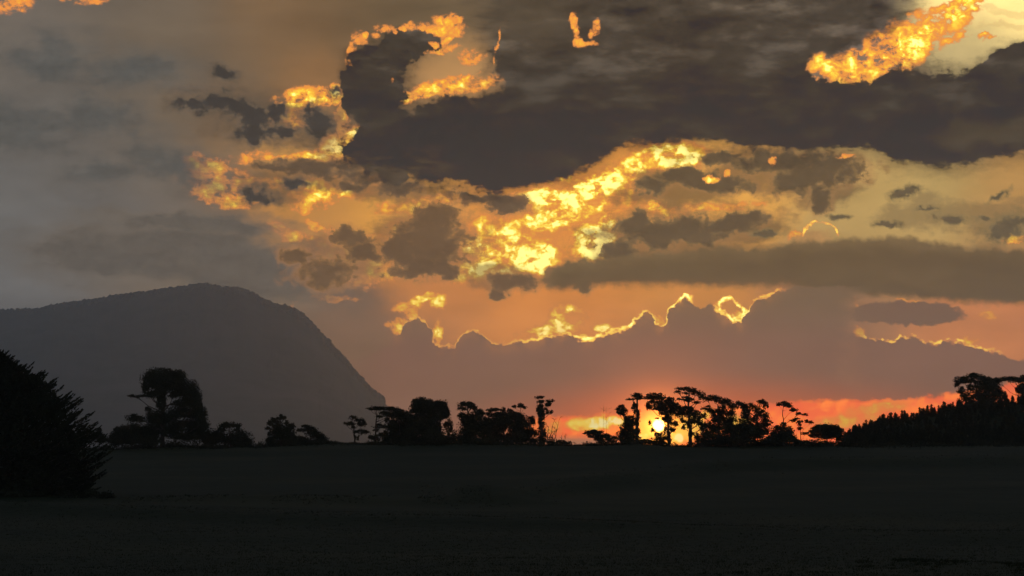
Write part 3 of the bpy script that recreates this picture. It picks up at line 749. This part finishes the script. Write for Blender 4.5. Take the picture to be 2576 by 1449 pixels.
gum('gum_tree', 'gum tree with a clear umbrella cap in the middle group', 3, 470, 500, [
    (470,384,80,28),(420,432,46,15),(560,420,50,23),(622,462,50,26),(655,492,40,22),(540,545,92,44),(610,600,120,54),(418,522,38,26),(480,645,80,56),(600,705,140,66),(450,760,90,60),(560,820,160,36)],
    group=G_TREES, girth=1.1, seed=13, fat=1.1)
gum('gum_tree', 'gum tree with four small umbrella tufts above a broad crown', 3, 478, 930, [
    (810,440,66,16),(770,456,30,10),(920,440,25,22),(912,480,12,20),(1000,448,28,13),(1032,478,30,13),(740,492,40,16),(880,522,80,36),(960,512,70,32),(1062,502,60,27),(1102,532,50,38),
    (1000,592,160,62),(1152,602,60,48),(885,650,56,50),(770,600,60,46),(1060,690,60,50),(1130,690,80,60),(760,720,100,66),(880,740,40,60),(1000,800,50,50),(1100,790,120,50),(800,820,110,40),(700,640,50,60)],
    group=G_TREES, girth=1.1, seed=14, fat=1.1)
gum('gum_tree', 'thin gum sapling pair with two round tufts on bare stems', 3, 484, 1110, [
    (1060,400,25,13),(1140,393,35,22),(1186,412,20,13),(1110,700,40,30)], trunk=[(1105,640),(1118,520),(1140,410)], group=G_TREES, girth=.45, seed=15)
gum('shrub', 'dark leafy shrub between the middle group and the tall thin gum', 3, 470, 1250, [
    (1262,552,38,24),(1220,612,30,28),(1282,595,28,36),(1230,702,60,40),(1180,760,70,50),(1290,720,50,40),(1250,800,90,40)], group=G_SHRUB, cat='shrub', seed=16)
gum('gum_tree', 'tall thin gum tree with flat cap left of the glowing gap', 3, 468, 1385, [
    (1355,290,52,16),(1378,346,50,16),(1490,336,40,20),(1470,380,30,26),(1370,402,34,26),(1368,452,40,36),(1440,425,18,16),(1500,470,24,20),(1452,470,20,24),(1385,505,36,32),(1380,570,34,40),(1398,645,42,38),(1385,730,46,46),(1400,800,60,36)],
    trunk=[(1388,640),(1380,480),(1372,350)], group=G_TREES, girth=.95, seed=17)
gum('shrub', 'low rounded shrub at the right foot of the tall thin gum', 3, 474, 1640, [(1620,832,42,15),(1710,838,26,9),(1470,830,50,14)], group=G_SHRUB, cat='shrub', seed=18)
gum('shrub', 'spreading shrub beneath the brightest yellow cloud strip', 3, 472, 2100, [
    (2010,704,88,17),(2072,742,70,36),(1985,750,40,22),(2150,762,60,26),(2200,792,60,28),(2080,805,60,28),(1940,725,40,14),(2230,815,50,18)], group=G_SHRUB, cat='shrub', seed=19)
gum('gum_tree', 'gum tree with leaning round top, left edge of the sun group', 4, 470, 640, [
    (580,432,48,32),(602,482,48,26),(545,466,24,18),(692,540,48,22),(652,572,36,36),(682,622,46,46),(640,682,76,54),(600,765,78,38),(702,745,66,54),(670,820,90,24)], group=G_TREES, seed=20, fat=1.08)
gum('gum_tree', 'gum tree with flat wing top and bare dark stem left of the sun', 4, 476, 775, [
    (770,270,58,24),(700,312,56,11),(800,300,60,16),(740,382,22,26),(728,420,30,22),(775,470,32,28),(780,540,26,40),(770,600,24,40),(740,470,14,30),(780,700,30,30),(830,830,70,24)],
    trunk=[(775,600),(770,420),(775,290)], group=G_TREES, girth=1.1, seed=21)
gum('gum_tree', 'broad gum tree whose dark foliage hangs right above the sun', 4, 480, 1150, [
    (970,282,68,28),(1050,292,58,28),(920,302,60,13),(1000,340,78,26),(1082,362,58,28),(1160,320,44,23),(1202,352,38,28),(920,402,38,36),(1010,405,60,22),(1070,425,78,26),(1150,402,98,36),(1222,425,46,46),(1180,465,58,34),(1262,482,56,40),
    (1150,530,44,34),(1045,785,66,44),(1150,795,36,36),(900,830,60,20),(1000,840,90,20),(1100,480,60,22),(1180,590,36,40),(1115,560,26,34),(1130,720,26,22),(1088,556,24,15),(958,694,26,18),(1104,676,18,26),(926,606,14,22),(1010,545,20,8),(1200,680,40,26),(1240,620,30,30)],
    trunk=[(1160,760),(1140,600),(1130,420),(1060,330)], group=G_TREES, girth=1.0, dens=.7, seed=22, fat=1.08)
gum('gum_tree', 'highest gum tree of the sun group with arching umbrella top', 4, 472, 1400, [
    (1330,190,78,20),(1430,212,68,22),(1500,242,68,26),(1552,284,42,26),(1268,232,38,15),(1350,240,34,11),(1332,312,60,22),(1405,320,58,16),(1490,350,56,12),(1350,482,68,36),(1300,442,46,34),(1420,452,58,34),
    (1480,522,58,42),(1520,585,46,42),(1440,585,54,34),(1360,420,38,22),(1330,565,40,30),(1400,640,34,22),(1560,650,40,40),(1330,650,24,24),(1420,740,26,26),(1490,760,22,30),(1580,720,40,44),(1540,800,60,34)],
    trunk=[(1420,720),(1400,540),(1390,380),(1400,230)], group=G_TREES, girth=1.1, dens=.7, seed=23, fat=1.08)
gum('gum_tree', 'broad sloping gum tree right of the highest gum of the sun group', 4, 480, 1760, [
    (1680,300,70,23),(1760,322,68,27),(1840,352,68,27),(1620,312,44,22),(1902,392,58,30),(1952,402,38,26),(1600,422,54,22),(1642,455,46,20),(1705,485,46,34),(1800,455,46,50),(1785,522,66,42),(1880,485,56,34),(1722,565,56,42),
    (1800,645,76,52),(1575,522,34,24),(1900,565,76,52),(1625,625,54,40),(1700,690,76,44),(1880,655,70,50),(1640,720,60,50)],
    trunk=[(1760,680),(1750,520),(1745,380)], group=G_TREES, girth=1.1, dens=.65, seed=24, fat=1.08)
gum('gum_tree', 'rounded gum tree at the right end of the sun group', 4, 474, 2190, [
    (2020,372,48,22),(2072,402,48,27),(2160,392,48,22),(2280,362,58,27),(2322,392,28,32),(2110,442,56,34),(2060,472,36,44),(2242,462,56,34),(2292,502,56,44),(2332,562,46,34),(2100,525,46,42),(2195,545,32,30),(2150,605,64,42),
    (2282,635,54,42),(2362,605,36,24),(2322,685,46,44),(2060,600,54,46),(2200,680,80,50)], group=G_TREES, girth=1.1, dens=.65, seed=25, fat=1.08)
gum('shrub', 'long low dark shrub under the right half of the sun group', 4, 462, 1900, [
    (1900,690,140,50),(2050,690,140,56),(2190,730,130,60),(1800,800,220,50),(1640,835,130,34),(2000,800,200,60),(1560,865,70,18)], group=G_SHRUB, cat='shrub', dens=1.2, seed=26)
gum('shrub', 'pointed dark shrub right of the sun group', 5, 462, 330, [(330,672,80,48),(290,715,70,40),(390,715,60,40),(320,755,140,30),(200,770,90,26)], group=G_SHRUB, cat='shrub', dens=1.25, seed=27)
gum('gum_tree', 'twin-stemmed thin gum with flat cap against orange sky', 5, 474, 340, [
    (345,408,58,14),(382,426,38,16),(300,416,24,12),(440,468,34,15),(482,500,22,13),(345,600,24,16)], trunk=[(342,600),(335,520),(340,425)], group=G_TREES, girth=.6, seed=28)
gum('gum_tree', 'airy sparse gum sapling with scattered leaf tufts against orange sky', 5, 478, 500, [
    (540,506,28,9),(572,572,32,12),(430,562,38,12),(490,572,28,14),(500,640,28,13),(542,682,34,11),(490,600,18,12),(470,545,22,8),(600,585,22,8)], trunk=[(500,680),(500,620),(505,560)], group=G_TREES, girth=.4, dens=.7, seed=29)
gum('gum_tree', 'dome-shaped dark tree on short trunks right of the sparse sapling', 5, 468, 745, [
    (740,622,88,23),(680,652,78,32),(802,652,68,32),(852,692,48,36),(742,692,125,36),(882,732,38,26),(620,702,40,17)], trunk=[(745,735),(748,690)], group=G_TREES, dens=1.25, girth=1.3, seed=30)
gum('shrub', 'low scrubby shrub strip under the sparse sapling', 5, 464, 520, [(520,770,60,14),(600,785,70,12),(460,760,40,16),(700,790,60,12)], group=G_SHRUB, cat='shrub', seed=31)
gum('shrub', 'double-lobed bush at the left end of the pine hill', 5, 500, 995, [(980,715,34,28),(1020,710,28,26),(960,745,34,26),(1060,720,26,22),(1010,760,80,26),(1090,735,40,40)], group=G_SHRUB, cat='shrub', dens=1.2, seed=32)
gum('gum_tree', 'big dark gum tree with gaps on the right hill', 5, 590, 2210, [
    (2120,150,70,23),(1990,192,58,23),(2060,192,58,27),(2200,192,58,27),(2250,222,58,36),(1952,222,24,28),(2170,242,70,30),(2292,262,58,36),(2000,292,34,26),(2075,262,30,22),(2120,325,56,32),(2222,322,76,54),(2322,312,46,46),
    (2382,352,36,36),(2030,355,46,32),(2075,405,46,32),(2180,395,56,36),(2300,402,76,36),(2412,392,26,26),(1978,385,22,18),(2110,440,60,26),(2260,440,90,30),(2200,470,120,26)], group=G_TREES, girth=1.3, leaf=.3, seed=33)
gum('gum_tree', 'gum tree cut by the right edge of the picture on the hill', 5, 600, 2560, [
    (2420,182,98,18),(2330,192,40,20),(2520,192,58,20),(2610,180,80,30),(2550,272,46,42),(2565,345,36,54),(2480,415,30,18),(2620,260,70,50),(2640,340,60,50),(2600,420,80,30)], trunk=[(2590,420),(2560,320),(2500,210)], group=G_TREES, girth=1.2, leaf=.3, seed=34)

# dead stems and bare twigs by the glowing gap
def bare_tree(name, label, reg, d, stems, seed, twigs=6, girth=1.0):
    r = np.random.default_rng(seed)
    st = [[at(x, y, d + r.uniform(-.5, .5)) for x, y in conv(reg, s)] for s in stems]
    b0 = st[0][0].copy(); b0[2] = float(ground_z(b0[0], d)) - .1
    root = empty(name, b0)
    for s in st:
        s[0][2] = float(ground_z(s[0][0], s[0][1])) - .1
        s = np.array(s); H = s[-1][2] - s[0][2]
        fine = np.array([s[0] + (s[-1] - s[0]) * t + (s[len(s) // 2] - (s[0] + s[-1]) / 2) * 4 * t * (1 - t) for t in np.linspace(0, 1, 9)]) + r.normal(size=(9, 3)) * .03
        paths = [(fine, np.linspace(.09, .02, 9) * girth)]
        for q in range(twigs):
            i = r.integers(3, 9); a = fine[i]
            e = a + np.array((r.uniform(-1, 1), r.uniform(-.6, .6), r.uniform(.3, 1.1))) * H * .2
            paths.append((np.array([a, (a + e) / 2 + r.normal(size=3) * .05, e]), np.array([.03, .02, .008]) * girth))
            for w in range(2):
                e2 = e * .6 + a * .4 + np.array((r.uniform(-1, 1), r.uniform(-.6, .6), r.uniform(.1, .8))) * H * .11
                paths.append((np.array([e * .5 + a * .5, e2]), np.array([.018, .006]) * girth))
        v, f = tubes(paths, 4)
        mesh_obj('stem', v - b0, f, M_BARK, root)
    return tag(root, label, 'dead tree', 'bare trees along the crest')
bare_tree('bare_tree', 'bare twiggy tree with leaning stems right of the tall thin gum', 3, 472, [[(1460,850),(1462,760),(1475,660)], [(1500,850),(1520,760),(1570,700)], [(1540,850),(1550,790),(1600,560)], [(1480,850),(1500,740),(1540,570)]], 41, 9)
bare_tree('bare_tree', 'pale wispy bare bush near the low open crest', 3, 478, [[(1620,850),(1630,790),(1640,730)], [(1650,850),(1670,800),(1690,750)]], 42, 8, .6)
bare_tree('dead_pole_tree', 'two straight dead stems rising through the yellow cloud strip', 3, 474, [[(2142,840),(2140,620),(2134,412)], [(2166,840),(2168,640),(2170,455)]], 43, 5, .4)

# ------------------------------------------------------------------ pines of the right hill
def pine_mesh(h, seed):
    r = np.random.default_rng(seed)
    V, A = [], []
    for i in range(11):
        z = h * (0.1 + 0.86 * i / 10)
        R = h * 0.24 * (1 - z / h) ** 0.8 + 0.06
        for b in range(7):
            a = r.uniform(0, 2 * np.pi); L = R * r.uniform(.6, 1.2)
            n = int(10 + 16 * L)
            t = r.random(n)[:, None] * L
            V.append(np.array((0, 0, z)) + t * np.array((math.cos(a), math.sin(a), .55)) + r.normal(size=(n, 3)) * .07)
    V.append(np.array((0, 0, h * .97)) + r.normal(size=(14, 3)) * np.array((.03, .03, .16)))
    return leaves(np.concatenate(V), .26, r, along=np.array((0, 0, .6)))
PROTO = []
for s, h in enumerate((3.2, 3.6, 2.9, 3.9)):
    lv, lf = pine_mesh(h, 60 + s)
    tv, tf = tubes([(np.array([(0, 0, -.2), (0, 0, h * .5), (0, 0, h * .98)]), np.array([.1, .06, .015]))], 5)
    PROTO.append((mesh_obj('crown', lv, lf, M_PINE), mesh_obj('trunk', tv, tf, M_BARK)))
r = np.random.default_rng(77)
# skyline pines in reading order (zoomed reading of the hill top), then a second rank
SKY_PINES = [(1118,672),(1136,650),(1174,634),(1198,640),(1240,600),(1278,606),(1322,566),(1350,590),(1402,552),(1440,578),(1498,548),(1535,572),(1580,556),(1636,556),(1668,536),(1690,532),(1718,520),(1752,506),(1784,512),(1822,498),(1862,488),(1900,490),(1930,462),(1958,452),(1985,466),(2030,474),(2075,470),(2130,480)]
k = 0
used = [False] * 4
def place_pine(x, ytop, d, label, group):
    global k
    q = k % 4; k += 1
    X = at(x, HY, d)[0]; z0 = float(ground_z(X, d)) - .1
    top = at(x, ytop, d)[2]
    hp = (3.2, 3.6, 2.9, 3.9)[q]
    sc = min(max((top - z0) / hp, .38), 2.2)
    root = empty('pine_tree', (X, d, z0))
    root.rotation_euler[2] = r.uniform(0, 6.28); root.scale = (max(sc, .55) if sc < 1 else sc ** .7,) * 2 + (sc,)
    for p in PROTO[q]:
        c = p if not used[q] else p.copy()
        if used[q]: COL.objects.link(c)
        c.parent = root
    used[q] = True
    tag(root, label, 'pine', group)
ORD = 'first second third fourth fifth sixth seventh eighth ninth tenth eleventh twelfth thirteenth fourteenth fifteenth sixteenth seventeenth eighteenth nineteenth twentieth twenty-first twenty-second twenty-third twenty-fourth twenty-fifth twenty-sixth twenty-seventh twenty-eighth'.split()
for num, (zx, zy) in enumerate(SKY_PINES):
    x, y = conv(5, [(zx, zy)])[0]
    place_pine(x, y, 600 + r.uniform(-8, 8), ORD[num] + ' young dark pine from the left along the right hill skyline', 'pines on the right hill skyline')
# the rest of the plantation reads as one dark mass on the slope
V, Fc = [], []; off = 0
n = 0
while n < 900:
    px_ = r.uniform(2125, 2760); d = r.uniform(500, 606)
    X = at(px_, HY, d)[0]; z = float(ground_z(X, d))
    me = PROTO[n % 4][0].data
    if n < 4:
        co = np.empty(len(me.vertices) * 3, np.float32); me.vertices.foreach_get('co', co)
        if n == 0: PC = []
        PC.append(co.reshape(-1, 3)[: (len(co) // 12) * 4].reshape(-1, 4, 3)[::2].reshape(-1, 3) * 1.0)
    c = PC[n % 4].copy()
    a = r.uniform(0, 6.28); sc = r.uniform(.42, .68)
    c = c @ np.array([[math.cos(a), -math.sin(a), 0], [math.sin(a), math.cos(a), 0], [0, 0, 1]]) * sc * np.array((1.25, 1.25, 1)) + np.array((X, d, z - .2))
    V.append(c); Fc.append(np.arange(len(c)).reshape(-1, 4) + off); off += len(c); n += 1
tag(mesh_obj('pine_plantation', np.concatenate(V), np.concatenate(Fc), M_PINE), 'dark mass of young pines covering the slope of the right hill', 'plantation', kind='stuff')

# ------------------------------------------------------------------ the big cypress at the left edge
def cypress(name, label, bx, d, outline, seed):
    r = np.random.default_rng(seed)
    kx = d / F
    X0 = at(bx, HY, d)[0]; z0 = float(ground_z(X0, d)) - .2
    base = np.array((X0, d, z0)); root = empty(name, base)
    oy = np.array([p[1] for p in outline], float); ox = np.array([p[0] for p in outline], float)
    zt = at(bx, oy[0], d)[2]
    H = zt - z0
    paths = [(np.array([base, base + (0, 0, H * .5), base + (0, 0, H * .95)]), np.array([.45, .28, .05]))]
    P, A = [], []
    for i in range(1500):
        f = r.random() ** .9                       # height of the branch's end
        y = oy[0] + (oy[-1] - oy[0]) * (1 - f)
        R = max(np.interp(y, oy, ox) - bx, 4) * kx
        z = at(bx, y, d)[2]
        a = r.uniform(0, 2 * np.pi) if i > 260 else r.uniform(-1.0, 1.0)
        rr = R * (r.uniform(.3, .86) if i > 260 else r.uniform(.9, 1.1))
        dirv = np.array((math.cos(a), math.sin(a), 0))
        up = .25 + .55 * f + r.normal() * .12
        tip = base * (1, 1, 0) + dirv * rr + np.array((0, 0, z + r.normal() * .15))
        L = r.uniform(1.3, 2.6) * (0.6 + .5 * rr / R)
        s = tip - (dirv + np.array((0, 0, up))) * L
        n = int((34 if i > 260 else 60) * L)
        t = r.random(n) ** .8
        wid = ((.30 if i > 260 else .2) * (1 - t) ** .8 + .02)[:, None]
        bend = np.array((0, 0, .22)) * (t ** 2)[:, None] * L * .6
        q = s + (tip - s) * t[:, None] + bend + r.normal(size=(n, 3)) * wid * (.75, .75, .45)
        P.append(q); A.append(np.tile(dirv + np.array((0, 0, up + .4 )), (n, 1)))
        if i % 3 == 0:
            paths.append((np.array([base + (0, 0, max(.3, s[2] - z0 - .35 * rr)), s, tip]), np.array([.07, .035, .01])))
    v, f_ = tubes(paths, 4)
    mesh_obj('trunk', v - base, f_, M_BARK, root)
    P, A = np.concatenate(P), np.concatenate(A)
    lv, lf = leaves(P, .22, r, along=A, wide=(.25, .45))
    # inner foliage, so that the crown is closed
    n = 26000
    f = r.random(n); y = oy[0] + (oy[-1] - oy[0]) * (1 - f)
    R = np.maximum(np.interp(y, oy, ox) - bx, 4) * kx * .86
    a = r.uniform(0, 2 * np.pi, n); q = np.sqrt(r.random(n)) * R
    zz = np.array([at(bx, yy, d)[2] for yy in (oy[0], oy[-1])])
    Z = zz[0] + (zz[1] - zz[0]) * (1 - f)
    iv, if_ = leaves(np.stack([X0 + q * np.cos(a), d + q * np.sin(a), Z], -1), .42, r)
    mesh_obj('crown', np.concatenate([lv, iv]) - base, np.concatenate([lf, if_ + len(lv)]), M_CYP, root)
    return tag(root, label, 'tree')
cypress('cypress_tree', 'big bushy cypress with upswept spiky branch tips at the left edge', -40, 262,
        [(0, 880), (34, 908), (62, 918), (92, 934), (114, 948), (146, 968), (171, 996), (195, 1022), (213, 1042), (226, 1070), (242, 1090), (256, 1118), (264, 1150), (264, 1190), (250, 1222), (225, 1245)], 90)

# undergrowth that closes the foot of the tree groups
r = np.random.default_rng(19)
PP = []
for x0, x1, n in ((262, 640, 46), (668, 838, 18), (925, 1425, 64), (1475, 1600, 14), (1640, 1780, 10), (1780, 2150, 46), (2150, 2640, 40)):
    for q in range(n):
        x = r.uniform(x0, x1); d = r.uniform(462, 486); X = at(x, HY, d)[0]
        h = r.uniform(.25, 1.0) * (0.5 + 1.0 * max(0, vnoise(x / 40, 3.3) + .4)); w = r.uniform(.6, 2.0)
        m = int(150 * h * w) + 40
        p = r.normal(size=(m, 3)); p /= np.linalg.norm(p, axis=1)[:, None]; p *= (r.random(m) ** .4)[:, None]
        PP.append(p * (w, w, h) + (X, d, float(ground_z(X, d)) + h * .35))
for q in range(60):      # scrub round the foot of the cypress
    x = r.uniform(-90, 285); d = r.uniform(250, 268); X = at(x, HY, d)[0]
    h = r.uniform(.15, .55); w = r.uniform(.4, 1.1); m = int(220 * h * w) + 40
    p = r.normal(size=(m, 3)); p /= np.linalg.norm(p, axis=1)[:, None]; p *= (r.random(m) ** .4)[:, None]
    PP.append(p * (w, w, h) + (X, d, float(ground_z(X, d)) + h * .3))
lv, lf = leaves(np.concatenate(PP), .26, r)
tag(mesh_obj('undergrowth', lv, lf, M_GUM), 'dark tangled undergrowth at the feet of the cypress and crest trees', 'undergrowth', kind='stuff')

# ------------------------------------------------------------------ rough grass of the pasture
r = np.random.default_rng(5)
def tufts(X, Y, h, blades, wid):
    Z = ground_z(X, Y)
    n = len(X)
    B = np.repeat(np.stack([X, Y, Z], -1), blades, 0) + r.normal(size=(n * blades, 3)) * np.array((.07, .07, 0))
    hh = np.repeat(h, blades) * r.uniform(.6, 1.2, n * blades)
    lean = r.normal(size=(n * blades, 2)) * .45
    tip = B + np.stack([lean[:, 0] * hh, lean[:, 1] * hh, hh], -1)
    a = r.uniform(0, 2 * np.pi, n * blades)
    w = np.stack([np.cos(a), np.sin(a), np.zeros_like(a)], -1) * wid
    v = np.stack([B - w, B + w, tip], 1).reshape(-1, 3)
    return v, np.arange(len(v)).reshape(-1, 3)
V = []; Fc = []; off = 0
Yn = 86 + 120 * r.random(26000) ** 1.4; Xn = r.uniform(-1.15, 1.15, 26000) * (CX / F) * Yn
v, f = tufts(Xn, Yn, r.uniform(.03, .08, 26000), 3, .012); V.append(v); Fc.append(f); off += len(v)
for pts, h, w in FOLDS:
    n = 900
    px_ = r.uniform(max(pts[0][0], -60), min(pts[-1][0], 2640), n)
    dd = interp(px_, pts) + r.normal(size=n) * w * .9
    keep = vnoise(px_ / 60, dd / 12) > -.05
    px_, dd = px_[keep], dd[keep]
    v, f = tufts((px_ - CX) / F * dd, dd, r.uniform(.06, .2, len(dd)) * np.clip(dd / 250, .4, 1.2), 4, .02); V.append(v); Fc.append(f + off); off += len(v)
px_ = r.uniform(-60, 2640, 9000); dd = 478 + r.normal(size=9000) * 9
v, f = tufts((px_ - CX) / F * dd, dd, r.uniform(.1, .35, 9000), 4, .04); V.append(v); Fc.append(f + off); off += len(v)
tag(mesh_obj('pasture_grass', np.concatenate(V), np.concatenate(Fc), M_BLADE), 'rough dark grass of the pasture in front of the trees', 'grass', kind='stuff')

# ------------------------------------------------------------------ evening haze
bm = bmesh.new(); bmesh.ops.create_cube(bm, size=1.0)
me = bpy.data.meshes.new('haze'); bm.to_mesh(me); bm.free()
haze = bpy.data.objects.new('haze', me); COL.objects.link(haze)
HT, HB = 672.0, -14.5
haze.scale = (17000, 15900, HT - HB); haze.location = (0, 7300, (HT + HB) / 2)
hm = bpy.data.materials.new('haze'); hm.use_nodes = True
ht = hm.node_tree; ht.nodes.clear()
ho = ht.nodes.new('ShaderNodeOutputMaterial'); hv = ht.nodes.new('ShaderNodeVolumePrincipled')
hv.inputs['Color'].default_value = (0.77, 0.91, 1.0, 1); hv.inputs['Density'].default_value = 7.0e-5; hv.inputs['Anisotropy'].default_value = 0.8
ht.links.new(hv.outputs[0], ho.inputs['Volume'])
me.materials.append(hm)
tag(haze, 'thin evening haze over the land', 'haze', kind='stuff')
